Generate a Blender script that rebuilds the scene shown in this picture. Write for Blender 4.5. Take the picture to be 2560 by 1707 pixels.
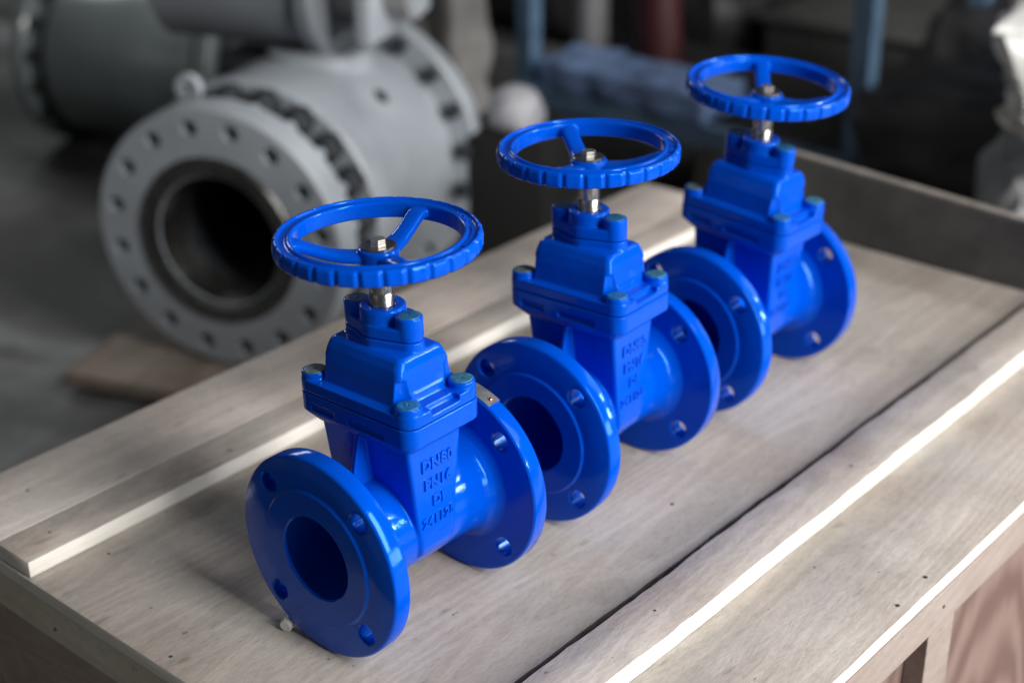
import bpy, bmesh, math, random
from mathutils import Vector, Matrix, Euler
R = math.radians
S = bpy.context.scene
for o in list(bpy.data.objects):
    bpy.data.objects.remove(o, do_unlink=True)
COL = S.collection

# ------------------------------------------------------------------ camera
cam_d = bpy.data.cameras.new('camera')
cam = bpy.data.objects.new('camera', cam_d)
COL.objects.link(cam)
yaw, pitch, roll = -0.7201, 0.4544, -0.0123
fw = Vector((math.sin(yaw) * math.cos(pitch), math.cos(yaw) * math.cos(pitch), -math.sin(pitch)))
rt = Vector((math.cos(yaw), -math.sin(yaw), 0))
up = rt.cross(fw)
r2 = rt * math.cos(roll) + up * math.sin(roll)
u2 = up * math.cos(roll) - rt * math.sin(roll)
cam.matrix_world = Matrix(((r2.x, u2.x, -fw.x, 0.9049), (r2.y, u2.y, -fw.y, -0.8642), (r2.z, u2.z, -fw.z, 0.8858), (0, 0, 0, 1)))
cam_d.sensor_width = 36.0
cam_d.lens = 3883.47 / 2560 * 36
cam_d.clip_end = 100
cam_d.dof.use_dof = True
cam_d.dof.focus_distance = 1.41
cam_d.dof.aperture_fstop = 2.5
cam_d.dof.aperture_blades = 9
S.camera = cam

# ------------------------------------------------------------------ light
W = bpy.data.worlds.new('World')
S.world = W
W.use_nodes = True
bg = W.node_tree.nodes['Background']
bg.inputs[0].default_value = (0.95, 0.97, 1.0, 1)
bg.inputs[1].default_value = 0.046


def area(name, loc, target, sx, sy, power, col=(1, 1, 1)):
    d = bpy.data.lights.new(name, 'AREA')
    d.shape = 'RECTANGLE'
    d.size, d.size_y = sx, sy
    d.energy = power
    d.color = col
    o = bpy.data.objects.new(name, d)
    COL.objects.link(o)
    o.location = loc
    o.rotation_euler = (Vector(target) - Vector(loc)).to_track_quat('-Z', 'Y').to_euler()
    return o


def polar(az, el, dist):
    return (dist * math.cos(R(el)) * math.cos(R(az)), dist * math.cos(R(el)) * math.sin(R(az)), 0.1 + dist * math.sin(R(el)))


for az, el, sx, sy, pw in [(44.0, 28.5, .20, .20, 15), (46.4, 27.0, .12, .26, 12), (44.2, 25.4, .20, .14, 12),
                           (39.2, 14.6, .34, .26, 26), (38.6, 10.2, .30, .34, 28), (41.6, 11.0, .11, .40, 15), (43.2, 9.0, .07, .30, 9)]:
    area('window_pane_lamp', polar(az, el, 5.0), (0, .1, .15), sx, sy, pw, (1, .985, .96))
area('gate_opening_lamp', polar(2, 32, 5.0), (0, .2, .08), 1.0, 3.7, 310, (1, .98, .955))
area('doorway_lamp', polar(14, 4, 5.0), (0, .2, .05), 2.6, 1.0, 125, (1, .985, .96))
area('background_fill_lamp', (2.9, 4.3, 3.8), (-.8, .9, 0), 2.6, 2.6, 62, (.97, .985, 1))  # added fill to brighten the background valve, no known roof light
area('far_window_lamp', (-5.5, 2.3, 2.6), (-.6, .6, 0), 1.6, .8, 26, (.95, .98, 1))
area('front_fill_lamp', polar(-105, 17, 6.0), (0, .2, .1), 4.0, 1.8, 12, (1, .99, .95))  # added soft fill for faces turned to the near end, no source there

S.view_settings.view_transform = 'Standard'
S.view_settings.look = 'None'
S.view_settings.exposure = 0
S.view_settings.gamma = 1
S.render.engine = 'CYCLES'
S.cycles.use_denoising = True
S.cycles.max_bounces = 8
S.cycles.sample_clamp_indirect = 6


# ------------------------------------------------------------------ materials
class N:
    def __init__(s, name):
        s.m = bpy.data.materials.new(name)
        s.m.use_nodes = True
        s.t = s.m.node_tree
        s.b = s.t.nodes['Principled BSDF']

    def n(s, typ, **k):
        x = s.t.nodes.new(typ)
        for a, v in k.items():
            if a.startswith('i_'):
                x.inputs[a[2:].replace('_', ' ')].default_value = v
            else:
                setattr(x, a, v)
        return x

    def l(s, a, b):
        s.t.links.new(a, b)

    def noise(s, scale, detail=4, vec=None, rough=.55, dist=0):
        x = s.n('ShaderNodeTexNoise')
        x.inputs['Scale'].default_value = scale
        x.inputs['Detail'].default_value = detail
        x.inputs['Roughness'].default_value = rough
        x.inputs['Distortion'].default_value = dist
        if vec is not None:
            s.l(vec, x.inputs['Vector'])
        return x

    def obj(s, sc=(1, 1, 1), loc=(0, 0, 0), rot=(0, 0, 0)):
        c = s.n('ShaderNodeTexCoord')
        m = s.n('ShaderNodeMapping')
        m.inputs['Scale'].default_value = sc
        m.inputs['Location'].default_value = loc
        m.inputs['Rotation'].default_value = rot
        s.l(c.outputs['Object'], m.inputs['Vector'])
        return m.outputs[0]

    def ramp(s, fac, stops):
        r = s.n('ShaderNodeValToRGB')
        e = r.color_ramp.elements
        while len(e) < len(stops):
            e.new(.5)
        for i, (p, c) in enumerate(stops):
            e[i].position = p
            e[i].color = (c[0], c[1], c[2], 1) if not isinstance(c, (int, float)) else (c, c, c, 1)
        s.l(fac, r.inputs[0])
        return r.outputs[0]

    def mix(s, fac, a, b, mode='MIX'):
        x = s.n('ShaderNodeMix', data_type='RGBA', blend_type=mode)
        for inp, v in ((x.inputs[0], fac), (x.inputs[6], a), (x.inputs[7], b)):
            if isinstance(v, (int, float)):
                inp.default_value = v
            elif isinstance(v, tuple):
                inp.default_value = (v[0], v[1], v[2], 1)
            else:
                s.l(v, inp)
        return x.outputs[2]

    def bump(s, h, strength, dist=.001):
        b = s.n('ShaderNodeBump')
        b.inputs['Strength'].default_value = strength
        b.inputs['Distance'].default_value = dist
        s.l(h, b.inputs['Height'])
        s.l(b.outputs[0], s.b.inputs['Normal'])

    def set(s, **k):
        for a, v in k.items():
            i = s.b.inputs[a.replace('_', ' ')]
            if isinstance(v, tuple):
                i.default_value = (v[0], v[1], v[2], 1)
            elif isinstance(v, (int, float)):
                i.default_value = v
            else:
                s.l(v, i)


def blue_paint(name, rings=False):
    m = N(name)
    big = m.noise(18, 3, m.obj())
    col = m.ramp(big.outputs[0], [(.3, (.0, .066, .52)), (.7, (.0, .079, .62))])
    m.set(Base_Color=col, Roughness=.12, Coat_Weight=.10, Coat_Roughness=.04, Specular_Tint=(.04, .42, 1.0), Specular_IOR_Level=.42)
    peel = m.noise(260, 2, m.obj())
    lump = m.noise(55, 2, m.obj())
    h = m.n('ShaderNodeMath', operation='MULTIPLY_ADD')
    h.inputs[1].default_value = 2.2
    m.l(lump.outputs[0], h.inputs[0])
    m.l(peel.outputs[0], h.inputs[2])
    out = h.outputs[0]
    if rings:
        sep = m.n('ShaderNodeSeparateXYZ')
        m.l(m.obj(), sep.inputs[0])
        cz = m.n('ShaderNodeMath', operation='SUBTRACT')
        cz.inputs[1].default_value = .1
        m.l(sep.outputs[2], cz.inputs[0])
        cm = m.n('ShaderNodeCombineXYZ')
        m.l(sep.outputs[0], cm.inputs[0])
        m.l(cz.outputs[0], cm.inputs[1])
        ln = m.n('ShaderNodeVectorMath', operation='LENGTH')
        m.l(cm.outputs[0], ln.inputs[0])
        sn = m.n('ShaderNodeMath', operation='MULTIPLY')
        sn.inputs[1].default_value = 2 * math.pi / .0016
        m.l(ln.outputs['Value'], sn.inputs[0])
        si = m.n('ShaderNodeMath', operation='SINE')
        m.l(sn.outputs[0], si.inputs[0])
        lim = m.n('ShaderNodeMath', operation='LESS_THAN')
        lim.inputs[1].default_value = .0645
        m.l(ln.outputs['Value'], lim.inputs[0])
        mu = m.n('ShaderNodeMath', operation='MULTIPLY')
        m.l(si.outputs[0], mu.inputs[0])
        m.l(lim.outputs[0], mu.inputs[1])
        ad = m.n('ShaderNodeMath', operation='MULTIPLY_ADD')
        ad.inputs[1].default_value = .10
        m.l(mu.outputs[0], ad.inputs[0])
        m.l(out, ad.inputs[2])
        out = ad.outputs[0]
    m.bump(out, .22 if rings else .46, .0004)
    return m.m


def plain(name, col, rough=.5, metal=0., nscale=0, var=.25, bump=0, bscale=80, coat=0):
    m = N(name)
    m.set(Roughness=rough, Metallic=metal, Coat_Weight=coat)
    if nscale:
        nz = m.noise(nscale, 6, m.obj())
        lo = tuple(c * (1 - var) for c in col)
        hi = tuple(min(1, c * (1 + var)) for c in col)
        m.set(Base_Color=m.ramp(nz.outputs[0], [(.32, lo), (.68, hi)]))
        rr = m.ramp(nz.outputs[0], [(.3, rough * .85), (.7, min(1, rough * 1.15))])
        m.set(Roughness=rr)
    else:
        m.set(Base_Color=col)
    if bump:
        b = m.noise(bscale, 4, m.obj())
        m.bump(b.outputs[0], bump, .002)
    return m.m


def plywood(name, c0, c1, seed=0, along='Y', fine=1.0):
    """rotary cut veneer: long soft grain streaks, cloudy weathering, fine fibres, dark flecks"""
    m = N(name)
    st = {'Y': (15, 2.6, 15), 'X': (2.6, 15, 15), 'Z': (15, 15, 2.6)}[along]
    s2 = {'Y': (430, 120, 430), 'X': (120, 430, 430), 'Z': (430, 430, 120)}[along]
    o = (seed * 3.1, seed * 1.7, seed * .9)
    grain = m.noise(1.0, 5, m.obj(st, o), .6, .35)
    cloud = m.noise(7.5, 4, m.obj((1, 1, 1), o), .55)
    fib = m.noise(1.0, 3, m.obj(s2, o), .6)
    fleck = m.noise(1.0, 2, m.obj(tuple(a * .16 for a in s2), (o[1], o[2], o[0])), .5)
    base = m.ramp(grain.outputs[0], [(.30, c0), (.52, tuple((a + b) / 2 for a, b in zip(c0, c1))), (.72, c1)])
    cl = m.ramp(cloud.outputs[0], [(.28, (.72, .685, .665)), (.47, (.95, .935, .925)), (.72, (1.07, 1.075, 1.08))])
    base = m.mix(.85, base, cl, 'MULTIPLY')
    fb = m.ramp(fib.outputs[0], [(.30, .84), (.5, 1.0), (.7, 1.04)])
    base = m.mix(.8 * fine, base, fb, 'MULTIPLY')
    fl = m.ramp(fleck.outputs[0], [(.22, .62), (.33, 1.0)])
    base = m.mix(.75, base, fl, 'MULTIPLY')
    fig = m.noise(1.0, 2, m.obj({'Y': (7, .8, 7), 'X': (.8, 7, 7), 'Z': (7, 7, .8)}[along], (o[0] + 2, o[2], o[1])), .45)
    rg = m.n('ShaderNodeMath', operation='MULTIPLY')
    rg.inputs[1].default_value = 150
    m.l(fig.outputs[0], rg.inputs[0])
    sn = m.n('ShaderNodeMath', operation='SINE')
    m.l(rg.outputs[0], sn.inputs[0])
    base = m.mix(.8 * fine, base, m.ramp(sn.outputs[0], [(.0, .90), (.35, 1.0), (.9, 1.02)]), 'MULTIPLY')
    hue = m.noise(5.5, 3, m.obj((1, 1, 1), (o[2] + 4, o[0], o[1])), .5)
    base = m.mix(.9, base, m.ramp(hue.outputs[0], [(.32, (1.02, .945, .885)), (.66, (.97, .965, .935))]), 'MULTIPLY')
    spk = m.noise(95, 2, m.obj((1, .6, 1), (o[1], o[2], o[0])), .5)
    base = m.mix(.8, base, m.ramp(spk.outputs[0], [(.225, .35), (.262, 1.0)]), 'MULTIPLY')
    hair = m.noise(1.0, 4, m.obj(tuple(a * .42 for a in s2), (o[2], o[1], o[0])), .65, .8)
    base = m.mix(.8 * fine, base, m.ramp(hair.outputs[0], [(.30, .86), (.5, 1.0), (.72, 1.06)]), 'MULTIPLY')
    m.set(Base_Color=base, Roughness=.62, Specular_IOR_Level=.35)
    m.bump(hair.outputs[0], .55, .0009)
    return m.m


def ply_edge(name, col):
    """sawn plywood edge: pale, with thin darker glue lines along the sheet"""
    m = N(name)
    lay = m.n('ShaderNodeTexWave', wave_type='BANDS', bands_direction='Z')
    lay.inputs['Scale'].default_value = 95
    lay.inputs['Distortion'].default_value = .6
    lay.inputs['Detail'].default_value = 2
    m.l(m.obj(), lay.inputs['Vector'])
    nz = m.noise(1.0, 4, m.obj((30, 30, 300)), .6)
    a = m.ramp(lay.outputs[0], [(.0, tuple(c * .80 for c in col)), (.35, col)])
    b = m.ramp(nz.outputs[0], [(.3, .86), (.6, 1.0)])
    m.set(Base_Color=m.mix(.8, a, b, 'MULTIPLY'), Roughness=.7)
    m.bump(nz.outputs[0], .3, .001)
    return m.m


def knotty(name):
    m = N(name)
    w = m.n('ShaderNodeTexWave', wave_type='RINGS', rings_direction='X')
    w.inputs['Scale'].default_value = 3.2
    w.inputs['Distortion'].default_value = 9
    w.inputs['Detail'].default_value = 2.5
    w.inputs['Detail Scale'].default_value = .7
    m.l(m.obj((1, 3.6, 1.0), (0, -2.1, .35)), w.inputs['Vector'])
    a = m.ramp(w.outputs[0], [(.1, (.135, .080, .068)), (.55, (.180, .115, .098)), (.95, (.215, .145, .124))])
    f = m.noise(1, 3, m.obj((300, 300, 9)))
    b = m.ramp(f.outputs[0], [(.35, .86), (.6, 1.03)])
    m.set(Base_Color=m.mix(.8, a, b, 'MULTIPLY'), Roughness=.6)
    return m.m


def concrete():
    m = N('concrete floor')
    a = m.noise(1.6, 6, m.obj(), .6, .6)
    b = m.noise(9, 6, m.obj(), .6)
    st = m.noise(.9, 3, m.obj((1, 2.2, 1), (3.7, 1.2, 0)), .5, 1.2)
    base = m.ramp(a.outputs[0], [(.32, (.055, .054, .050)), (.5, (.13, .133, .128)), (.66, (.34, .36, .36))])
    dk = m.ramp(st.outputs[0], [(.40, .16), (.54, 1.0)])
    base = m.mix(.85, base, dk, 'MULTIPLY')
    fb = m.ramp(b.outputs[0], [(.3, .7), (.65, 1.08)])
    base = m.mix(.7, base, fb, 'MULTIPLY')
    m.set(Base_Color=base, Roughness=.6)
    m.bump(b.outputs[0], .3, .003)
    return m.m


M = dict(
    blue=blue_paint('glossy blue epoxy paint'),
    blue_face=blue_paint('glossy blue epoxy paint on turned faces', True),
    wax=plain('teal sealing wax', (.015, .125, .27), .33, 0, 220, .4),
    wax_pale=plain('pale teal sealing wax', (.035, .15, .22), .4, 0, 220, .35),
    wax_grey=plain('grey green sealing wax', (.10, .16, .17), .42, 0, 220, .3),
    wax_dark=plain('dark blue sealing wax', (.012, .05, .11), .4, 0, 220, .3),
    steel=plain('turned stainless steel', (.48, .465, .44), .26, 1., 160, .15),
    nut=plain('bright zinc plated bolt', (.78, .76, .72), .38, 1., 160, .1),
    washer=plain('dark washer steel', (.33, .32, .30), .3, 1., 160, .15),
    tag=plain('grey name tag metal', (.34, .36, .36), .45, .8, 90, .12),
    copper=plain('copper rivet', (.75, .36, .22), .25, 1.),
    ply=plywood('weathered plywood', (.385, .355, .330), (.50, .475, .450), 0),
    ply2=plywood('weathered plywood batten', (.44, .405, .380), (.585, .552, .528), 2),
    ply2b=plywood('weathered plywood narrow sheet', (.41, .382, .358), (.55, .523, .502), 12),
    ply3=plywood('weathered plywood wide board', (.45, .412, .390), (.60, .565, .545), 5),
    edge=ply_edge('sawn plywood edge', (.80, .77, .70)),
    shade_edge=plain('shade-dark plywood edge', (.085, .072, .064), .9, 0, 60, .4),
    ply_brown=plywood('brown plywood', (.20, .165, .14), (.31, .265, .23), 15),
    frame_wood=plywood('pale pine rail', (.29, .245, .228), (.37, .322, .302), 4, 'Y', .7),
    frame_end=plywood('pale pine end rail', (.54, .50, .42), (.68, .64, .55), 7, 'X', .7),
    side=knotty('reddish side plywood'),
    end_ply=plywood('brown end plywood', (.34, .27, .235), (.46, .38, .335), 9, 'X', .8),
    dark_board=plain('dark stained board', (.072, .070, .066), .6, 0, 9, .5, .25, 60),
    board_top=plain('board top in lit tone', (.22, .20, .18), .6, 0, 30, .3),
    plastic=plain('off white plastic', (.62, .62, .58), .45),
    nail=plain('dull nail steel', (.10, .095, .09), .5, .7),
    grey=plain('grey primer paint', (.32, .352, .385), .40, 0, 6, .17, .08, 60),
    grey_mid=plain('mid grey paint', (.17, .185, .205), .42, 0, 5, .12, .05, 90),
    grey_dk=plain('dark grey paint', (.185, .215, .22), .32, 0, 4, .15, .05, 90, .2),
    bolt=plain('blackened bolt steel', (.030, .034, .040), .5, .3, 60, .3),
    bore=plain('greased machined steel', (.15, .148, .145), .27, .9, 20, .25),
    black=plain('flat black', (.006, .006, .006), .7),
    floor=concrete(),
    rack=plain('blue rack paint', (.095, .165, .26), .45, 0, 12, .25),
    wrap=plain('blue grey wrapped film', (.15, .225, .40), .38, 0, 9, .5, .5, 22),
    red=plain('dull red paint', (.055, .010, .012), .5, 0, 6, .3),
    pale=plain('pale grey paint', (.24, .235, .24), .5, 0, 6, .15),
    violet=plain('blue violet plate', (.16, .18, .50), .4),
    sheet=plain('crinkled white plastic sheet', (.66, .66, .64), .3, 0, 14, .2, .6, 16),
    cloth=plain('grey dust sheet', (.25, .255, .265), .6, 0, 6, .15, .3, 20),
    filler_black=plain('black tarpaulin', (.010, .010, .011), .55, 0, 6, .4, .5, 14),
    sack_white=plain('white woven plastic', (.36, .36, .39), .5, 0, 20, .2),
    hessian=plain('dusty grey hessian', (.16, .155, .15), .8, 0, 9, .2),
    contain=plain('dull grey container paint', (.085, .085, .082), .6, 0, 5, .3),
    card=plain('dusty beige card', (.36, .33, .29), .7, 0, 12, .2),
)


# ------------------------------------------------------------------ mesh helpers
def bm_lathe(prof, axis='Z', seg=96, closed=False, center=(0, 0, 0)):
    """prof: (radius, along). Points with radius 0 become poles. closed=True joins last to first."""
    bm = bmesh.new()
    rings = []

    def P(r, a, t):
        c, s = r * math.cos(t), r * math.sin(t)
        v = {'Z': (c, s, a), 'Y': (c, a, s), 'X': (a, c, s)}[axis]
        return (v[0] + center[0], v[1] + center[1], v[2] + center[2])
    for r, a in prof:
        if r < 1e-7:
            rings.append([bm.verts.new(P(0, a, 0))])
        else:
            rings.append([bm.verts.new(P(r, a, 2 * math.pi * i / seg)) for i in range(seg)])
    n = len(rings)
    for k in range(n if closed else n - 1):
        A, B = rings[k], rings[(k + 1) % n]
        for i in range(seg):
            j = (i + 1) % seg
            if len(A) == 1 and len(B) == 1:
                continue
            if len(A) == 1:
                bm.faces.new((A[0], B[i], B[j]))
            elif len(B) == 1:
                bm.faces.new((A[i], A[j], B[0]))
            else:
                bm.faces.new((A[i], A[j], B[j], B[i]))
    bmesh.ops.recalc_face_normals(bm, faces=bm.faces)
    return bm


def bm_loft(sections):
    """sections: list of point lists [(x,y,z)...] with equal counts; capped both ends"""
    bm = bmesh.new()
    rings = [[bm.verts.new(p) for p in s] for s in sections]
    n = len(rings[0])
    for A, B in zip(rings, rings[1:]):
        for i in range(n):
            j = (i + 1) % n
            bm.faces.new((A[i], A[j], B[j], B[i]))
    bm.faces.new(rings[0][::-1])
    bm.faces.new(rings[-1])
    bmesh.ops.recalc_face_normals(bm, faces=bm.faces)
    return bm


def rr(hx, hy, r, n=6, cx=0, cy=0):
    pts = []
    for (sx, sy, a0) in ((1, 1, 0), (-1, 1, 90), (-1, -1, 180), (1, -1, 270)):
        for k in range(n + 1):
            a = R(a0 + 90 * k / n)
            pts.append((cx + sx * (hx - r) + r * math.cos(a), cy + sy * (hy - r) + r * math.sin(a)))
    return pts


def hull(circles, n=120):
    """outline of the convex hull of circles (x, y, r), sampled by direction (support points)"""
    pts = []
    for k in range(n):
        a = 2 * math.pi * k / n
        d = (math.cos(a), math.sin(a))
        b = max(circles, key=lambda c: c[0] * d[0] + c[1] * d[1] + c[2])
        pts.append((b[0] + b[2] * d[0], b[1] + b[2] * d[1]))
    return pts


def at_z(pts, z, s=1.0):
    return [(x * s, y * s, z) for x, y in pts]


def bm_box(x0, x1, y0, y1, z0, z1, bev=0.0, seg=2):
    bm = bmesh.new()
    bmesh.ops.create_cube(bm, size=1)
    for v in bm.verts:
        v.co = ((x0 + x1) / 2 + v.co.x * (x1 - x0), (y0 + y1) / 2 + v.co.y * (y1 - y0), (z0 + z1) / 2 + v.co.z * (z1 - z0))
    if bev:
        bmesh.ops.bevel(bm, geom=bm.edges[:], offset=bev, segments=seg, affect='EDGES', profile=.6)
    return bm


def bm_cyl(r, p0, p1, seg=40, bev=0.0):
    p0, p1 = Vector(p0), Vector(p1)
    L = (p1 - p0).length
    prof = [(0, 0), (r - bev, 0), (r, bev), (r, L - bev), (r - bev, L), (0, L)] if bev else [(0, 0), (r, 0), (r, L), (0, L)]
    bm = bm_lathe(prof, 'Z', seg)
    q = Vector((0, 0, 1)).rotation_difference(p1 - p0)
    bm.transform(Matrix.Translation(p0) @ q.to_matrix().to_4x4())
    return bm


def bm_hex(r, p0, p1, bev=.0006):
    p0, p1 = Vector(p0), Vector(p1)
    L = (p1 - p0).length
    s = [[((r - d) * math.cos(R(60 * k)), (r - d) * math.sin(R(60 * k)), z) for k in range(6)] for d, z in ((bev, 0), (0, bev), (0, L - bev), (bev, L))]
    bm = bm_loft(s)
    q = Vector((0, 0, 1)).rotation_difference(p1 - p0)
    bm.transform(Matrix.Translation(p0) @ q.to_matrix().to_4x4())
    return bm


def join(*bms):
    out = bmesh.new()
    for b in bms:
        me = bpy.data.meshes.new('tmp')
        b.to_mesh(me)
        out.from_mesh(me)
        bpy.data.meshes.remove(me)
    return out


def mesh_of(bm):
    me = bpy.data.meshes.new('mesh')
    bm.to_mesh(me)
    return me


def evaluated(me, mods):
    """apply a list of (type, settings) modifiers to a mesh and return the result"""
    o = bpy.data.objects.new('work', me)
    COL.objects.link(o)
    for t, k in mods:
        md = o.modifiers.new(t, t)
        for a, v in k.items():
            setattr(md, a, v)
    dg = bpy.context.evaluated_depsgraph_get()
    dg.update()
    out = bpy.data.meshes.new_from_object(o.evaluated_get(dg))
    bpy.data.objects.remove(o)
    return out


def cut(bm, cutters):
    """boolean difference, exact"""
    me = mesh_of(bm)
    for c in cutters:
        co = bpy.data.objects.new('cutter', mesh_of(c))
        COL.objects.link(co)
        me = evaluated(me, [('BOOLEAN', dict(operation='DIFFERENCE', object=co, solver='EXACT'))])
        bpy.data.objects.remove(co)
    b = bmesh.new()
    b.from_mesh(me)
    return b


def cast(bm, voxel=.0011, it=4, fac=.5):
    """fuse overlapping closed pieces into one casting with soft fillets"""
    return evaluated(mesh_of(bm), [('REMESH', dict(mode='VOXEL', voxel_size=voxel)), ('SMOOTH', dict(factor=fac, iterations=it))])


def finish(me, mat, smooth=True, angle=35):
    me.materials.clear()
    me.materials.append(mat)
    for p in me.polygons:
        p.use_smooth = smooth
    if smooth and angle < 180:
        me.set_sharp_from_angle(angle=R(angle))
    return me


def link(name, me, parent=None, label=None):
    o = bpy.data.objects.new(name, me)
    COL.objects.link(o)
    if parent:
        o.parent = parent
    if label:
        o['label'] = label
    return o


def part(name, bm, mat, parent=None, smooth=True, angle=35, label=None):
    me = bm if isinstance(bm, bpy.types.Mesh) else mesh_of(bm)
    return link(name, finish(me, mat, smooth, angle), parent, label)


def thing(name, label, cat, loc=(0, 0, 0), rot=(0, 0, 0), group=None):
    o = bpy.data.objects.new(name, None)
    COL.objects.link(o)
    o.location, o.rotation_euler = loc, rot
    o.empty_display_size = .05
    return tag(o, label, cat, group)


def tag(o, label, cat, group=None):
    o['label'], o['category'] = label, cat
    if group:
        o['group'] = group
    return o


def structure(o, label=None):
    o['kind'] = 'structure'
    if label:
        o['label'] = label
    return o


def text_mesh(s, size, depth, align='CENTER', bevel=.0003, spacing=1.0):
    c = bpy.data.curves.new('text', 'FONT')
    c.body, c.size, c.extrude, c.bevel_depth = s, size, depth, bevel
    c.offset = size * .018
    c.align_x, c.align_y, c.space_character = align, 'CENTER', spacing
    c.resolution_u = 4
    o = bpy.data.objects.new('text', c)
    COL.objects.link(o)
    dg = bpy.context.evaluated_depsgraph_get()
    dg.update()
    me = bpy.data.meshes.new_from_object(o.evaluated_get(dg))
    bpy.data.objects.remove(o)
    b = bmesh.new()
    b.from_mesh(me)
    return b


def copy_tree(o, parent=None):
    c = o.copy()
    COL.objects.link(c)
    if parent:
        c.parent = parent
    for ch in list(o.children):
        copy_tree(ch, c)
    return c


def crumple(nu, nv, fn, amp, freq, seed, thick=.004):
    """a draped sheet: fn(u, v) -> point; displaced along z/normal by folded noise, then given thickness"""
    from mathutils import noise
    bm = bmesh.new()
    g = []
    for i in range(nu + 1):
        row = []
        for j in range(nv + 1):
            p = Vector(fn(i / nu, j / nv))
            q = p * freq + Vector((seed, seed * 2, seed * 3))
            d = Vector((noise.noise(q), noise.noise(q + Vector((7, 0, 0))), noise.noise(q + Vector((0, 9, 0)))))
            d2 = Vector((abs(noise.noise(q * 2.3)), abs(noise.noise(q * 2.3 + Vector((5, 1, 0)))), abs(noise.noise(q * 2.3 + Vector((1, 6, 0)))))) * .7
            row.append(bm.verts.new(p + (d - d2) * amp))
        g.append(row)
    for i in range(nu):
        for j in range(nv):
            bm.faces.new((g[i][j], g[i + 1][j], g[i + 1][j + 1], g[i][j + 1]))
    bmesh.ops.recalc_face_normals(bm, faces=bm.faces)
    return evaluated(mesh_of(bm), [('SOLIDIFY', dict(thickness=thick, offset=-1)), ('SUBSURF', dict(levels=1, render_levels=1))])


# ------------------------------------------------------------------ floor
fl = part('floor', bm_box(-14, 8, -6, 16, -.70, -.50), M['floor'], smooth=False)
structure(fl, 'stained grey concrete workshop floor')

# ------------------------------------------------------------------ crate under the valves
crate = thing('wooden_crate', 'low pale plywood crate the blue gate valves stand on', 'crate', (0, 0, -.5))


def crate_part(name, bm, mat, label=None, edge_axis=None, smooth=False, parent=crate):
    bm.transform(Matrix.Translation((0, 0, .5)) if parent is crate else Matrix.Identity(4))
    o = part(name, bm, mat, parent, smooth, 35, label)
    if edge_axis is not None:
        o.data.materials.append(M['edge'])
        for p in o.data.polygons:
            n = p.normal
            if abs(n.z) < .5:
                p.material_index = 1
    return o


def plank(x0, x1, y0, y1, z0, z1, bev=.0009, wob=.0006, seed=1):
    """a sawn board: subdivided along its length with slightly uneven, splintered edges"""
    rnd = random.Random(seed)
    bm = bm_box(x0, x1, y0, y1, z0, z1)
    longe = [e for e in bm.edges if abs((e.verts[0].co - e.verts[1].co).y) > .5 * (y1 - y0)]
    bmesh.ops.subdivide_edges(bm, edges=longe, cuts=90)
    for v in bm.verts:
        a = wob * (math.sin(v.co.y * 23 + seed) * .5 + math.sin(v.co.y * 61 + seed * 2) * .3 + rnd.uniform(-.45, .45))
        if v.co.z > (z0 + z1) / 2:
            v.co.x += a
            v.co.z += a * .25
        else:
            v.co.x += a * .4
    bmesh.ops.recalc_face_normals(bm, faces=bm.faces)
    return evaluated(mesh_of(bm), [('BEVEL', dict(width=bev, segments=2, limit_method='ANGLE', angle_limit=R(50)))])


def crate_board(name, args, mat, label=None, **k):
    me = plank(*args, **k)
    me.transform(Matrix.Translation((0, 0, .5)))
    o = part(name, me, mat, crate, True, 40, label)
    o.data.materials.append(M['edge'])
    for p in o.data.polygons:
        if p.normal.z < .6:
            p.material_index = 1
    return o


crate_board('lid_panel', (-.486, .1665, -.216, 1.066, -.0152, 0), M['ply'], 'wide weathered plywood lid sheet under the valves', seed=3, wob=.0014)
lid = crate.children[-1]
lid.data.materials.append(M['shade_edge'])
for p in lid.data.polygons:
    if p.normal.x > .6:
        p.material_index = 2          # edge inside the added joint, coloured dark for shade beside the batten
crate_board('lid_panel', (.1865, .384, -.216, 1.066, -.0152, -.0003), M['ply2b'], 'narrow plywood lid sheet along the lit edge', seed=4)
crate_board('batten', (-.308 - .057, -.308, -.213, 1.050, .0004, .0185), M['ply2'], 'narrow raised batten on the lid with pale sawn edge', seed=5)
crate_board('batten', (-.4835, -.3662, -.214, 1.048, .0004, .0180), M['ply3'], 'wide raised batten along the far edge of the lid', seed=8)
crate_board('batten', (.1885, .246, -.212, 1.052, .0002, .0205), M['ply2'], 'raised batten between the valves and the open edge', wob=.0018, seed=11)
crate_part('side_rail', bm_box(.360, .386, -.214, 1.064, -.0585, -.0156, .0012), M['frame_wood'], 'pale pine rail under the lid along the lit side')
crate_part('end_rail', bm_box(-.484, .3585, -.2155, -.196, -.0590, -.0156, .0012), M['frame_end'], 'pale pine rail under the lid at the near end')
crate_part('side_panel', bm_box(.352, .3615, -.200, 1.05, -.497, -.0590, 0), M['side'], 'reddish plywood side with swirling grain')
crate_part('end_panel', bm_box(-.470, .351, -.206, -.198, -.497, -.0592, 0), M['end_ply'], 'brown plywood end')
crate_part('far_panel', bm_box(-.470, .351, 1.030, 1.040, -.497, -.0160, 0), M['end_ply'])
crate_part('far_side_panel', bm_box(-.482, -.472, -.200, 1.05, -.497, -.0160, 0), M['end_ply'])
for y0, y1 in ((.352, .408), (.86, .916), (-.196, -.140)):
    crate_part('corner_post', bm_box(.3618, .3845, y0, y1, -.497, -.0588, .0012), M['frame_wood'], 'upright pine stud on the crate side')
crate_part('corner_post', bm_box(-.478, -.425, -.2150, -.2062, -.497, -.0592, .001), M['frame_end'], 'upright pine stud at the crate corner')
rnd = random.Random(4)
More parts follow.
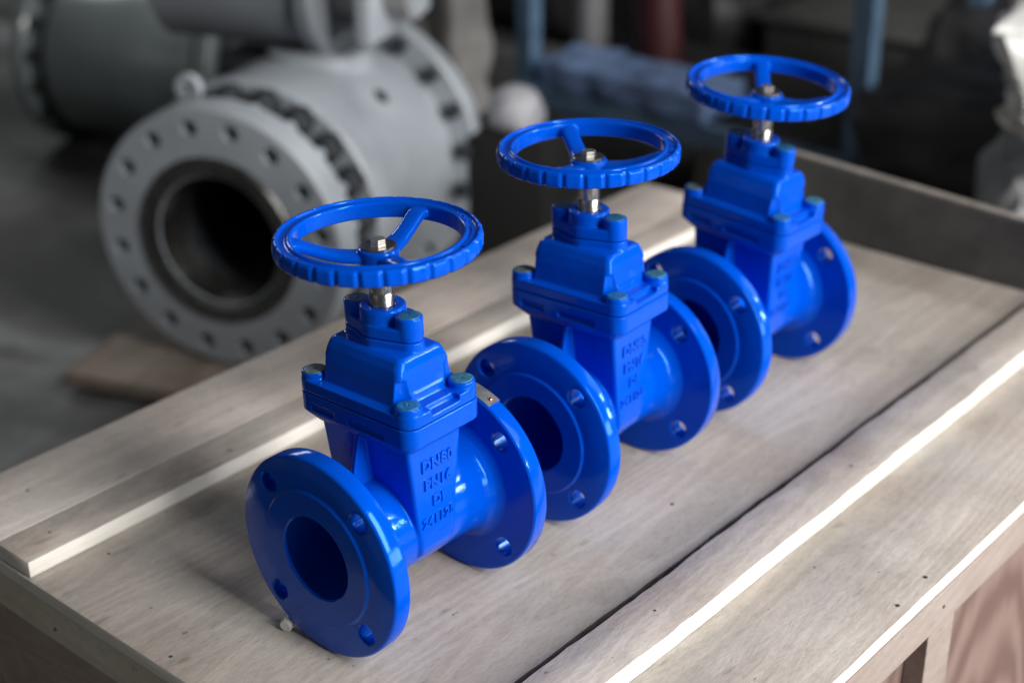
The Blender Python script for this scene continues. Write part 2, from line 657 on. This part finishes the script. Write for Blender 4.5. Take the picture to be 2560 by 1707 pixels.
for x, y, z in [(-.429, -.134, .0180), (-.339, -.167, .0185), (-.100, -.201, 0), (-.285, -.136, 0), (.215, .12, .0205), (.222, .47, .0205),
                (.370, .360, 0), (.372, .300, 0), (-.428, .42, .018), (-.338, .36, .0185), (.100, .31, 0)]:
    r_ = rnd.uniform(.0016, .0024)
    crate_part('nail', bm_lathe([(0, z + .0004), (r_ * .7, z + .0005), (r_, z + .0001), (r_, z - .002)], 'Z', 12, False, (x, y, 0)), M['nail'])
crate_part('nail', bm_lathe([(0, -.2166), (.0018, -.2166), (.0022, -.2156)], 'Y', 12, False, (-.272, 0, -.043)), M['nail'])
crate_part('nail', bm_lathe([(0, .3868), (.0018, .3868), (.0022, .3858)], 'X', 12, False, (0, .375, -.036)), M['nail'])

# dark board standing on edge at the far end of the crate lid
eb = bm_loft([[(-.245, 1.0685, 0.0006), (-.245, 1.0885, 0.0006), (-.245, 1.0885, .117), (-.245, 1.0685, .117)],
              [(.560, 1.0635, 0.0006), (.560, 1.0835, 0.0006), (.560, 1.0835, .083), (.560, 1.0635, .083)]])
bmesh.ops.bevel(eb, geom=eb.edges[:], offset=.002, segments=2, affect='EDGES')
eb.transform(Matrix.Translation((0, -1.07, 0)))
ebo = part('upright_board', eb, M['dark_board'], None, True, 40)
ebo.location = (0, 1.07, 0)
ebo.data.materials.append(M['board_top'])
for p in ebo.data.polygons:
    if p.normal.z > .6:
        p.material_index = 1  # top edge given a lighter colour for the light on it
tag(ebo, 'long dark board standing on edge across the far end of the crate', 'board')

# small plastic stub peeping out from under the first flange
stub = bm_lathe([(0, -.010), (.0052, -.010), (.0062, -.009), (.0062, .009), (.0052, .010), (0, .010)], 'Y', 28)
stub.transform(Matrix.Rotation(R(18), 4, 'Z'))
so = part('plastic_stub', stub, M['plastic'])
so.location = (-.0498, -.0985, .0064)
tag(so, 'small off-white plastic stub tucked beside the front flange on the lid', 'plastic stub')

# ------------------------------------------------------------------ blue gate valve
LF = .2042
HB = .1633 / 2 / math.sqrt(2)


def make_flange(sgn):
    f0, f1, b = LF / 2 + .0022, LF / 2, LF / 2 - .019
    prof = [(.041, b), (.0985, b), (.1, b + .0016), (.1, f1 - .0022), (.0988, f1 - .0006), (.0972, f1), (.0675, f1), (.0660, f0 - .0008), (.0652, f0), (.0425, f0), (.041, f0 - .0015)]
    bm = bm_lathe([(r, sgn * a) for r, a in prof], 'Y', 160, True, (0, 0, .1))
    cs = []
    for sx in (-1, 1):
        for sz in (-1, 1):
            c = (sx * HB, 0, .1 + sz * HB)
            d = .0013
            cs.append(bm_lathe([(0, b - .01), (.0096 + d + .01, b - .01), (.0096 + d, b), (.0096, b + d), (.0096, f1 - d), (.0096 + d, f1), (.0096 + d + .01, f1 + .01), (0, f1 + .01)]
                               if sgn > 0 else
                               [(0, -b + .01), (.0096 + d + .01, -b + .01), (.0096 + d, -b), (.0096, -b - d), (.0096, -f1 + d), (.0096 + d, -f1), (.0096 + d + .01, -f1 - .01), (0, -f1 - .01)],
                               'Y', 40, False, c))
    return mesh_of(cut(bm, cs))


BX, BY = .0595, .0340


def make_body():
    tube = bm_lathe([(0, -.028), (.041, -.028), (.041, -.0865), (.0690, -.0865), (.0660, -.0842), (.0600, -.0818), (.0556, -.0785), (.0526, -.0735), (.0510, -.0670), (.0505, -.045), (.0505, .045), (.0510, .0670),
                     (.0526, .0735), (.0556, .0785), (.0600, .0818), (.0660, .0842), (.0690, .0865), (.041, .0865), (.041, .028), (0, .028)], 'Y', 128, False, (0, 0, .1))
    house = bm_loft([at_z(rr(.0380, .0195, .004), .0680), at_z(rr(.0500, .0215, .004), .0800), at_z(rr(.0530, .0225, .004), .0880), at_z(rr(.0538, .0250, .004), .110), at_z(rr(.0560, .0345, .004), .193),
                     at_z(rr(.0580, .0372, .006), .206), at_z(rr(.0580, .0372, .006), .212)])
    bosses = [(sx * BX, sy * BY, .0132) for sx in (-1, 1) for sy in (-1, 1)]
    small = [(sx * .050, sy * .029, .0100) for sx in (-1, 1) for sy in (-1, 1)]
    flange = bm_loft([at_z(hull(small), .197), at_z(hull(bosses), .2075), at_z(hull(bosses), .2262)])
    flange = cut(flange, [bm_box(-.054, -.024, -.06, -.0440, .2100, .2165), bm_box(-.006, .040, -.06, -.0440, .2095, .2160),
                          bm_box(-.054, -.024, .0440, .06, .2100, .2165), bm_box(-.006, .040, .0440, .06, .2095, .2160)])
    ribs = []
    for s in (-1, 1):
        ribs.append(bm_loft([[(x, s * y, z) for x, y in ((-.0030, 0), (.0030, 0), (.0025, w), (-.0025, w))] for z, w in ((.140, .056), (.155, .054), (.198, .043), (.205, .042))]))
    return cast(join(tube, house, flange, *ribs), .00100, 3)


def make_bonnet():
    bosses = [(sx * BX, sy * BY, .0130) for sx in (-1, 1) for sy in (-1, 1)]
    fl_ = bm_loft([at_z(hull(bosses), .2272), at_z(hull(bosses), .2385)])
    fl_ = cut(fl_, [bm_box(.0635, .09, -.018, .018, .2330, .250), bm_box(-.09, -.0635, -.018, .018, .2330, .250),])
    dome = bm_loft([at_z(rr(.0530, .0385, .006), .2340), at_z(rr(.0510, .0365, .006), .2430), at_z(rr(.0490, .0340, .006), .2590), at_z(rr(.0474, .0308, .006), .2705), at_z(rr(.0457, .0272, .006), .2775), at_z(rr(.0430, .0235, .006), .2800)])
    steps = []
    for s in (-1, 1):
        for x1, z0, z1, hy in ((.0529, .234, .2470, .0230), (.0508, .234, .2575, .0225), (.0482, .234, .2680, .0215)):
            steps.append(bm_loft([at_z(rr((x1 - .02) / 2, hy, .002, 4, s * (x1 + .02) / 2), z0), at_z(rr((x1 - .0215) / 2, hy * .96, .002, 4, s * (x1 + .0185) / 2), z1)]))
    scoops = [bm_cyl(.0152, (sx * BX, sy * BY, .2380), (sx * BX, sy * BY, .262), 40) for sx in (-1, 1) for sy in (-1, 1)]
    dome = cut(dome, scoops)
    steps = [cut(s_, scoops) for s_ in steps]
    boss = [bm_cyl(.0124, (sx * BX, sy * BY, .230), (sx * BX, sy * BY, .2452), 40, .0008) for sx in (-1, 1) for sy in (-1, 1)]
    out = [(0, 0, .0225), (.0325, 0, .0122), (-.0325, 0, .0122), (.006, .020, .010)]
    neck = bm_loft([at_z(hull(out), .272), at_z(hull(out), .2884)])
    return cast(join(fl_, dome, neck, *steps, *boss), .00090, 4)


def make_gland():
    out = [(0, 0, .0222), (.0325, 0, .0120), (-.0325, 0, .0120), (.006, .020, .0097)]
    pl = bm_loft([at_z(hull(out), .2892), at_z(hull(out), .3005)])
    colr = bm_lathe([(0, .292), (.0212, .292), (.0212, .3130), (.0198, .3145), (.0130, .3145), (.0126, .3120), (0, .3120)], 'Z', 72)
    bs = [bm_cyl(.0124, (s * .0325, 0, .292), (s * .0325, 0, .3112), 40, .0008) for s in (-1, 1)]
    return cast(join(pl, colr, *bs), .00085, 3)


def make_wheel():
    prof = [('i', .0748, .3655), ('i', .0748, .3780), ('i', .0755, .3793), ('i', .0770, .3800), ('i', .0788, .3793), ('i', .0798, .3772), ('i', .0862, .3772), ('i', .0872, .3793),
            ('o', .0884, .3803), ('o', .0900, .3797), ('o', .0916, .3775), ('o', .0921, .3720), ('o', .0918, .3672), ('o', .0905, .3652), ('i', .0870, .3643), ('i', .0765, .3643)]
    bm = bmesh.new()
    n, T = 560, 28
    rings = []
    for i in range(n):
        t = 2 * math.pi * i / n
        ph = (t * T / (2 * math.pi)) % 1.0 - .5
        dip = .0027 * math.exp(-(ph / .115) ** 2) - .0007 * (1 - (2 * ph) ** 2) * 0
        land = .0006 * math.cos(2 * math.pi * ph) * -1
        ring = []
        for kind, r, z in prof:
            q = r - (dip + land * .5 if kind == 'o' else 0) * (1 if z < .3795 else .45)
            ring.append(bm.verts.new((q * math.cos(t), q * math.sin(t), z)))
        rings.append(ring)
    m = len(prof)
    for i in range(n):
        A, B = rings[i], rings[(i + 1) % n]
        for k in range(m):
            bm.faces.new((A[k], B[k], B[(k + 1) % m], A[(k + 1) % m]))
    bmesh.ops.recalc_face_normals(bm, faces=bm.faces)
    pieces = [bm]
    path = [(.006, .3575, .0105), (.022, .3580, .0102), (.034, .3592, .0094), (.046, .3622, .0088), (.058, .3668, .0086), (.068, .3708, .0090), (.0775, .3728, .0112)]
    for a in (0, 120, 240):
        ca, sa = math.cos(R(a)), math.sin(R(a))
        secs = []
        for r, z, w in path:
            sec = []
            for k in range(20):
                q = 2 * math.pi * k / 20
                cy = w * math.copysign(abs(math.cos(q)) ** .7, math.cos(q))
                cz = .0052 * math.copysign(abs(math.sin(q)) ** .7, math.sin(q))
                sec.append((r * ca - cy * sa, r * sa + cy * ca, z + cz))
            secs.append(sec)
        pieces.append(bm_loft(secs))
    pieces.append(bm_lathe([(0, .3440), (.0160, .3440), (.0172, .3460), (.0180, .3560), (.0184, .3635), (.0178, .3655), (.0160, .3662), (0, .3662)], 'Z', 72))
    return cast(join(*pieces), .00080, 2)


def arc_text(s, rad, a_mid, size, z, step):
    out = []
    n = len(s)
    for i, ch in enumerate(s):
        b = text_mesh(ch, size, .0006, bevel=.00025)
        a = a_mid - (i - (n - 1) / 2) * step
        b.transform(Matrix.Rotation(a, 4, 'Z') @ Matrix.Translation((rad, 0, z)) @ Matrix.Rotation(R(-90), 4, 'Z'))
        out.append(b)
    return out


gv = thing('gate_valve', 'nearest blue gate valve, sharp in focus with raised size lettering', 'gate valve', group='blue gate valves in a row on the crate')
body = part('body', make_body(), M['blue'], gv, True, 180)
lt = []
for s, z, size, x, tilt in (('DN80', .1740, .0150, .0554, 0), ('PN16', .1540, .0140, .05485, 0), ('DI', .1345, .0140, .0543, 0), ('241125', .1150, .0128, .0537, 0)):
    b = text_mesh(s, size, .0015, bevel=.0005, spacing=1.10)
    b.transform(Matrix.Translation((x, .001, z)) @ Matrix.Rotation(R(90), 4, 'Z') @ Matrix.Rotation(R(90 + 1.6), 4, 'X'))
    lt.append(b)
part('cast_lettering', join(*lt), M['blue'], body, True, 50)
for s in (-1, 1):
    part('flange', make_flange(s), M['blue_face'], gv, True, 40)
bonnet = part('bonnet', make_bonnet(), M['blue'], gv, True, 180)


def wax_cap(x, y, z, r, mat, parent):
    return part('bolt_cap', bm_lathe([(0, z - .0006), (.0012, z - .0005), (.0016, z + .0001), (r * .55, z - .0003), (r * .9, z + .0003), (r, z - .0004), (r, z - .002)], 'Z', 32, False, (x, y, 0)), mat, parent, True, 60)


for sx in (-1, 1):
    for sy in (-1, 1):
        wax_cap(sx * BX, sy * BY, .2457, .0106, M['wax'] if sx > 0 and sy < 0 else M['wax_pale'] if sx > 0 else M['wax_grey'], bonnet)
gland = part('gland_plate', make_gland(), M['blue'], gv, True, 180)
for s in (-1, 1):
    wax_cap(s * .0325, 0, .3117, .0106, M['wax'] if s > 0 else M['wax_dark'], gland)
part('stem', bm_lathe([(0, .300), (.0112, .300), (.0112, .3245), (.0106, .3255), (.0106, .3275), (.0110, .3285), (.0110, .3415), (.0095, .3430), (.0095, .350), (0, .350)], 'Z', 64), M['steel'], gv, True, 35)
wheel = part('handwheel', make_wheel(), M['blue'], gv, True, 180)
part('rim_lettering', join(*arc_text('OPEN', .0830, R(68 - 106), .0068, .3775, .070), *arc_text('CLOSE', .0830, R(-6 - 106), .0068, .3775, .066),
     *[bm_loft([[(r * math.cos(R(a)), r * math.sin(R(a)), z) for r, z in ((.0818, .3768), (.0842, .3768), (.0842, .3786), (.0818, .3786))] for a in range(16 - 106, 52 - 106, 3)])]), M['blue'], wheel, True, 50)
def hexa(r, z0, z1):
    b = bm_hex(r, (0, 0, z0), (0, 0, z1), .0005)
    b.transform(Matrix.Rotation(R(30), 4, 'Z'))
    return b


ws = part('washer', bm_lathe([(0, .3655), (.0155, .3655), (.0157, .3660), (.0157, .3676), (.0150, .3682), (0, .3682)], 'Z', 64), M['washer'], wheel, True, 35)
part('spring_washer', hexa(.0074, .3678, .3696), M['nut'], wheel, False)
part('hex_bolt', hexa(.0073, .3700, .3738), M['nut'], wheel, False)

CAL = [(0, 0, 0, -.0241, 106), (-.0026, .2968, .0328, -.0225, 143), (-.0097, .5971, -.0142, .0692, 129)]
LABELS = ['nearest blue gate valve, sharp in focus with raised size lettering', 'middle blue gate valve in the row, between the other two blue valves',
          'farthest blue gate valve, slightly tilted, next to the dark upright board']
valves = [gv] + [copy_tree(gv) for _ in (1, 2)]
for o, (x, y, r, q, wa), lb in zip(valves, CAL, LABELS):
    lx, lz = -.1 * math.sin(q), .1 - .1 * math.cos(q)
    o.location = (x + lx * math.cos(r), y + lx * math.sin(r), lz + .0004)
    o.rotation_euler = (0, q, r)
    o['label'] = lb
    for ch in o.children:
        if ch.name.startswith('handwheel'):
            ch.rotation_euler = (0, 0, R(wa))
            ch.location = (0, 0, .0018)

# name tag riveted to the rim of the first valve's rear flange
tg = bm_loft([[(rr_ * math.cos(R(a)), y, .1 + rr_ * math.sin(R(a))) for rr_, y in ((.1002, .0846), (.1002, .1010), (.1010, .1010), (.1010, .0846))] for a in range(64, 106, 3)])
tgo = part('name_tag', tg, M['tag'], gv, True, 40, 'bare grey metal tag on the rear flange rim')
rv = bm_lathe([(0, .1030), (.0012, .1028), (.0020, .1018), (.0022, .1008)], 'Z', 20)
for a in (67, 103):
    b = rv.copy()
    b.transform(Matrix.Translation((0, .093, .1)) @ Matrix.Rotation(R(90 - a), 4, 'Y'))
    part('rivet', b, M['copper'], tgo, True, 60)

# ------------------------------------------------------------------ big grey ball valve on a board, behind the crate
BV = (-1.258, .781, -.202)
BROT = (0, 0, .365)
bv = thing('ball_valve', 'huge grey flanged ball valve lying on its side behind the crate', 'ball valve', (BV[0], BV[1], -.458), BROT)


def bvz(bm):
    bm.transform(Matrix.Translation((0, 0, .256)))
    return bm


def end_flange(R0, y0, y1, hole_r, pcd, n, phase, r_in, lip=True, seg=128):
    prof = [(r_in, y0), (R0 - .005, y0), (R0, y0 + .005), (R0, y1 - .006), (R0 - .006, y1), (r_in, y1)]
    bm = bm_lathe(prof, 'Y', seg, True)
    cs = [bm_cyl(hole_r, (pcd * math.cos(phase + 2 * math.pi * k / n), y0 - .01, pcd * math.sin(phase + 2 * math.pi * k / n)),
                 (pcd * math.cos(phase + 2 * math.pi * k / n), y1 + .01, pcd * math.sin(phase + 2 * math.pi * k / n)), 20) for k in range(n)]
    return cut(bm, cs)


part('end_flange', bvz(end_flange(.255, 0, .070, .0165, .2162, 16, .175, .125)), M['grey'], bv, True, 40, 'thick grey front flange with sixteen bolt holes')
part('sealing_ring', bvz(bm_lathe([(.128, .004), (.128, -.003), (.134, -.007), (.158, -.007), (.163, -.002), (.163, .004)], 'Y', 128, True)), M['bore'], bv, True, 40, 'dark greased ring around the bore')
part('bore_liner', bvz(bm_lathe([(.128, -.002), (.102, .062), (.104, .066), (.130, .010)], 'Y', 96, True)), M['bore'], bv, True, 40)
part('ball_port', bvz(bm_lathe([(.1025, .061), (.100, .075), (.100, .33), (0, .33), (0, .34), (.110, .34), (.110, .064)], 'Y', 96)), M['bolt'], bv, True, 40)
part('body', bvz(join(bm_lathe([(.128, .066), (.205, .066), (.196, .085), (.190, .110), (.192, .150), (.255, .150), (.262, .157), (.262, .200), (.255, .206), (.248, .210), (.252, .24), (.254, .36), (.250, .50), (.246, .56), (.128, .56)], 'Y', 128, True),
                       bm_lathe([(0, .18), (.10, .18), (.105, .20), (.105, .256), (.098, .261), (0, .261)], 'Z', 64, False, (.02, .42, 0)))), M['grey'], bv, True, 40)
part('joint_flange', bvz(end_flange(.305, .548, .597, .014, .277, 20, .1, .15)), M['grey'], bv, True, 40, 'wide grey ring flange at the far end of the body')
part('end_flange', bvz(bm_lathe([(0, .60), (.18, .60), (.18, .64), (.21, .645), (.21, .68), (0, .68)], 'Y', 96)), M['grey'], bv, True, 40)
for k in range(20):
    a = 2 * math.pi * (k + .35) / 20
    if math.sin(a) < -.55:
        continue
    c, s = math.cos(a), math.sin(a)
    st = part('stud', bvz(bm_cyl(.0125, (.232 * c, .078, .232 * s), (.232 * c, .16, .232 * s), 16, .002)), M['grey'], bv, True, 40)
    part('nut', bvz(bm_hex(.0290, (.232 * c, .098, .232 * s), (.232 * c, .1496, .232 * s), .002)), M['bolt'], st, False)
for k in range(20):
    a = .1 + 2 * math.pi * k / 20
    c, s = math.cos(a), math.sin(a)
    if math.sin(a) < -.5:
        continue
    part('bolt', bvz(bm_hex(.0175, (.277 * c, .528, .277 * s), (.277 * c, .60, .277 * s), .002)), M['bolt'], bv, False)
part('plug', bvz(join(bm_hex(.018, (.165, .367, .176), (.176, .367, .1877), .002))), M['bolt'], bv, False, label='dark threaded plug in the body')
lug = bm_lathe([(.0105, -.009), (.025, -.009), (.027, -.007), (.027, .007), (.025, .009), (.0105, .009)], 'Y', 40, True)
lug.transform(Matrix.Translation((-.089, .098, .256)))
part('lifting_lug', bvz(join(lug, bm_box(-.112, -.066, .090, .106, .17, .240, .003))), M['grey'], bv, True, 40)

# valve operator above the ball valve: short light-grey cylinder and yoke
op = thing('valve_actuator', 'light grey cylinder actuator with clamp yoke on top of the ball valve', 'actuator', (-1.371, 1.234, .08), (0, 0, .365))


def opz(bm):
    bm.transform(Matrix.Translation((1.41, 1.20, -.08)) if False else Matrix.Identity(4))
    return bm


part('barrel', bm_lathe([(0, -.36), (.125, -.36), (.130, -.355), (.130, -.03), (.140, -.03), (.146, -.024), (.146, .002), (.140, .008), (0, .008)], 'X', 96, False, (0, -.02, .105)), M['grey_mid'], op, True, 40)
part('rod', bm_cyl(.062, (0.0, -.02, .105), (.17, -.02, .105), 48), M['pale'], op, True, 40)
part('yoke', join(bm_box(.090, .120, -.14, .08, .012, .24, .006), bm_box(.152, .178, -.05, .03, .050, .24, .010)), M['grey'], op, True, 40, 'pale clamp plates beside the barrel')
part('base_block', bm_box(-.24, -.03, -.10, .08, -.14, -.045, .006), M['bolt'], op, True, 40)
part('name_plate', bm_box(-.13, -.06, -.103, -.1005, -.085, -.05, .001), M['violet'], op, False, label='small blue-violet plate')

# dark flanged cylinder further left
dc = thing('flanged_cylinder', 'dark grey flanged cylinder lying on the floor at the upper left', 'flanged cylinder', (-2.285, 1.695, -.4998), (0, 0, .365))
dc.scale = (.84, .84, .84)
part('barrel', bm_lathe([(0, -.56), (.247, -.56), (.252, -.55), (.252, -.01), (.247, 0), (0, 0)], 'X', 128, False, (0, 0, .286)), M['grey_dk'], dc, True, 40)
part('end_flange', bm_lathe([(.0, -.66), (.276, -.66), (.285, -.65), (.285, -.620), (.276, -.610), (0, -.610)], 'X', 128, False, (0, 0, .286)), M['grey_dk'], dc, True, 40, 'shiny flange at the left end')
part('neck', bm_lathe([(0, -.612), (.20, -.612), (.20, -.558), (0, -.558)], 'X', 64, False, (0, 0, .286)), M['black'], dc, True, 40)  # neck coloured black so the gap beside the flange reads as dark
part('end_flange', bm_lathe([(0, -.005), (.276, -.005), (.285, .004), (.285, .040), (.276, .048), (0, .048)], 'X', 128, False, (0, 0, .286)), M['grey_dk'], dc, True, 40)
part('end_cover', bm_lathe([(0, .046), (.235, .046), (.228, .08), (.15, .13), (0, .15)], 'X', 96, False, (0, 0, .286)), M['bolt'], dc, True, 40)
for k in range(16):
    a = 2 * math.pi * (k + .5) / 16
    c, s = math.cos(a), math.sin(a)
    part('bolt', bm_hex(.020, (-.608, .258 * c, .286 + .258 * s), (-.585, .258 * c, .286 + .258 * s), .001), M['bolt'], dc, False)

# plywood board the ball valve rests on
pb = bm_box(-.29, .50, -.131, .95, 0, .026, .002)
pbo = part('plywood_board', pb, M['ply_brown'], None, False)
pbo.location = (BV[0], BV[1], -.4845)
pbo.rotation_euler = BROT
tag(pbo, 'brown plywood board on the floor under the grey ball valve', 'board')
for y in (-.05, .75):
    b = part('bearer', bm_box(-.27, .48, y - .03, y + .03, -.0152, -.0004), M['end_ply'], pbo, False)

# ------------------------------------------------------------------ workshop things out of focus
rk = thing('storage_rack', 'blue steel storage rack standing behind the valves', 'rack', (-1.15, 2.1, -.5))
for x, y in ((-.475, 0), (.475, 0), (-.475, .55), (.475, .55)):
    part('post', bm_box(x - .024, x + .024, y - .022, y + .022, 0, 1.5, .003), M['rack'], rk, False)
for z in (.235, 1.2):
    for y in (-.026,):
        part('beam', bm_box(-.46, .72, y - .018, y + .018, z - .05, z, .003), M['rack'], rk, False)
part('shelf', bm_box(-.45, .45, .0, .55, .205, .233), M['black'], rk, False)

bundle = bm_box(-.42, .10, -.03, .16, .0005, .075, .02, 3)
bundle = evaluated(mesh_of(bundle), [('SUBSURF', dict(subdivision_type='SIMPLE', levels=4, render_levels=4))])
from mathutils import noise as _nz
for v in bundle.vertices:
    q = v.co * 13 + Vector((1.3, 4.1, 2.2))
    d = Vector((_nz.noise(q), _nz.noise(q + Vector((9, 0, 0))), abs(_nz.noise(q + Vector((0, 9, 0)))) - .25)) * .020
    if v.co.z < .004:
        d.z = 0
    v.co += d
bo = part('wrapped_bundle', bundle, M['wrap'], None, True, 60)
bo.location = (-1.15, 2.085, -.2645)
tag(bo, 'blue-grey film-wrapped bundle lying on the lower rack beam', 'bundle')

cb = part('card_box', bm_box(-.05, .06, -.05, .06, 0, .075, .004), M['card'])
cb.location = (-.90, 2.03, -.5)
tag(cb, 'small dusty beige box on the floor below the rack', 'box')

rd = thing('red_pipe', 'dull red flanged pipe standing on the rack shelf', 'pipe', (-1.40, 2.36, -.2668), (0, R(-5), 0))
part('tube', bm_cyl(.062, (0, 0, .02), (0, 0, .62), 40), M['red'], rd)
part('flange', bm_cyl(.085, (0, 0, 0), (0, 0, .022), 40, .003), M['red'], rd)
pp = thing('pale_pipe', 'pale grey upright pipe behind the left rack post', 'pipe', (-1.58, 2.30, -.2668))
part('tube', bm_cyl(.045, (0, 0, .016), (0, 0, .7), 40), M['pale'], pp)
part('flange', bm_cyl(.075, (0, 0, 0), (0, 0, .016), 40, .003), M['pale'], pp)

# black filler heap, added so the background behind the rack goes dark
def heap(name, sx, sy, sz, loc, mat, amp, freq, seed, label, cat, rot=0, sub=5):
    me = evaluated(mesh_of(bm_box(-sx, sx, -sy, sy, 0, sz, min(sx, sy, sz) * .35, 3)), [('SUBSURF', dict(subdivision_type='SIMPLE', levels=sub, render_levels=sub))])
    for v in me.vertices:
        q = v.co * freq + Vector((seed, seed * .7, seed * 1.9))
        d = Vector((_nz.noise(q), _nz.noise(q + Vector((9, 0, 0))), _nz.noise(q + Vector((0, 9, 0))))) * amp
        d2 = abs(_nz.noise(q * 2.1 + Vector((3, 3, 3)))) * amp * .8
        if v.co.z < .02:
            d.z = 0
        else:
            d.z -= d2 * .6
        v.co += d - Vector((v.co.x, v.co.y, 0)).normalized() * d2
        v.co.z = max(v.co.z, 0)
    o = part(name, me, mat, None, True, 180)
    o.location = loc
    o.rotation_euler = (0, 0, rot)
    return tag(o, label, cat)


heap('filler_heap', .75, .5, .75, (-2.35, 3.5, -.4995), M['filler_black'], .09, 2.2, 2.0, 'black filler heap darkening the background behind the left rack post', 'filler')  # added near-black mass, keeps the far floor from showing grey
ct = thing('steel_container', 'long dull grey steel container in the dark beyond the rack', 'container', (-.85, 3.45, -.4998), (0, 0, R(3)))
part('tub', bm_box(-.72, .78, -.30, .30, 0, .195, .008), M['contain'], ct, True, 40)
part('lid', bm_box(-.74, .80, -.32, .32, .1952, .210, .004), M['contain'], ct, True, 40)
for k, (x, y, ln, tx, ty) in enumerate(((-.37, 2.30, .62, -4, -6), (-.30, 2.34, .55, -3, 5))):
    sb = part('steel_bar', bm_cyl(.016 - .003 * k, (0, 0, 0), (0, 0, ln), 20, .002), M['grey_mid'])
    sb.location, sb.rotation_euler = (x, y, -.4985), (R(tx), R(ty), 0)
    tag(sb, ('longer thick' if k == 0 else 'shorter thin') + ' grey steel bar leaning by the black filler heap', 'steel bar', 'steel bars leaning in the dark')
cr = thing('carton', 'flattened brown carton leaning against the rack behind the middle handwheel', 'carton', (-1.02, 2.20, -.4985), (R(-14), 0, R(8)))
part('panel', bm_box(-.14, .14, -.006, .006, 0, .20, .001), M['card'], cr, False)
part('flap', bm_box(-.14, .14, -.003, .003, .2005, .26, .001), M['card'], cr, False)
heap('filler_heap', .75, .45, .46, (-.05, 2.55, -.4995), M['filler_black'], .07, 3.2, 7.0, 'black filler heap added beside the right rack post', 'filler', .2)  # second added mass, keeps the right background dark
heap('dust_sheet', .27, .25, .46, (.06, 1.78, -.4995), M['cloth'], .05, 5, 4.0, 'grey dust sheet over something low beyond the dark board', 'sheet', .5)
heap('plastic_sheet', .24, .22, .42, (.045, 1.80, .02), M['sheet'], .075, 10, 5.5, 'crumpled white plastic sheet at the upper right corner', 'plastic sheet', .3)
bc = part('black_case', bm_box(-.10, .10, -.09, .09, 0, .365, .008), M['black'])
bc.location = (-1.15, 1.50, -.4998)
bc.rotation_euler = (0, 0, .3)
tag(bc, 'matt black case under the round white sack', 'case')
ps = part('plastic_sack', bm_lathe([(0, 0), (.040, .001), (.054, .012), (.060, .034), (.057, .058), (.044, .078), (.022, .089), (0, .092)], 'Z', 48), M['sack_white'], None, True, 180)
for v in ps.data.vertices:
    q = v.co * 16
    v.co += Vector((_nz.noise(q), _nz.noise(q + Vector((5, 0, 0))), 0)) * .014
ps.location = (-1.13, 1.475, -.1342)
tag(ps, 'round white sack behind the far flange of the ball valve', 'sack')
heap('rubble_sack', .10, .08, .64, (-1.60, 1.76, -.4995), M['hessian'], .03, 6, 3.0, 'grey lumpy sack standing behind the ball valve', 'sack')
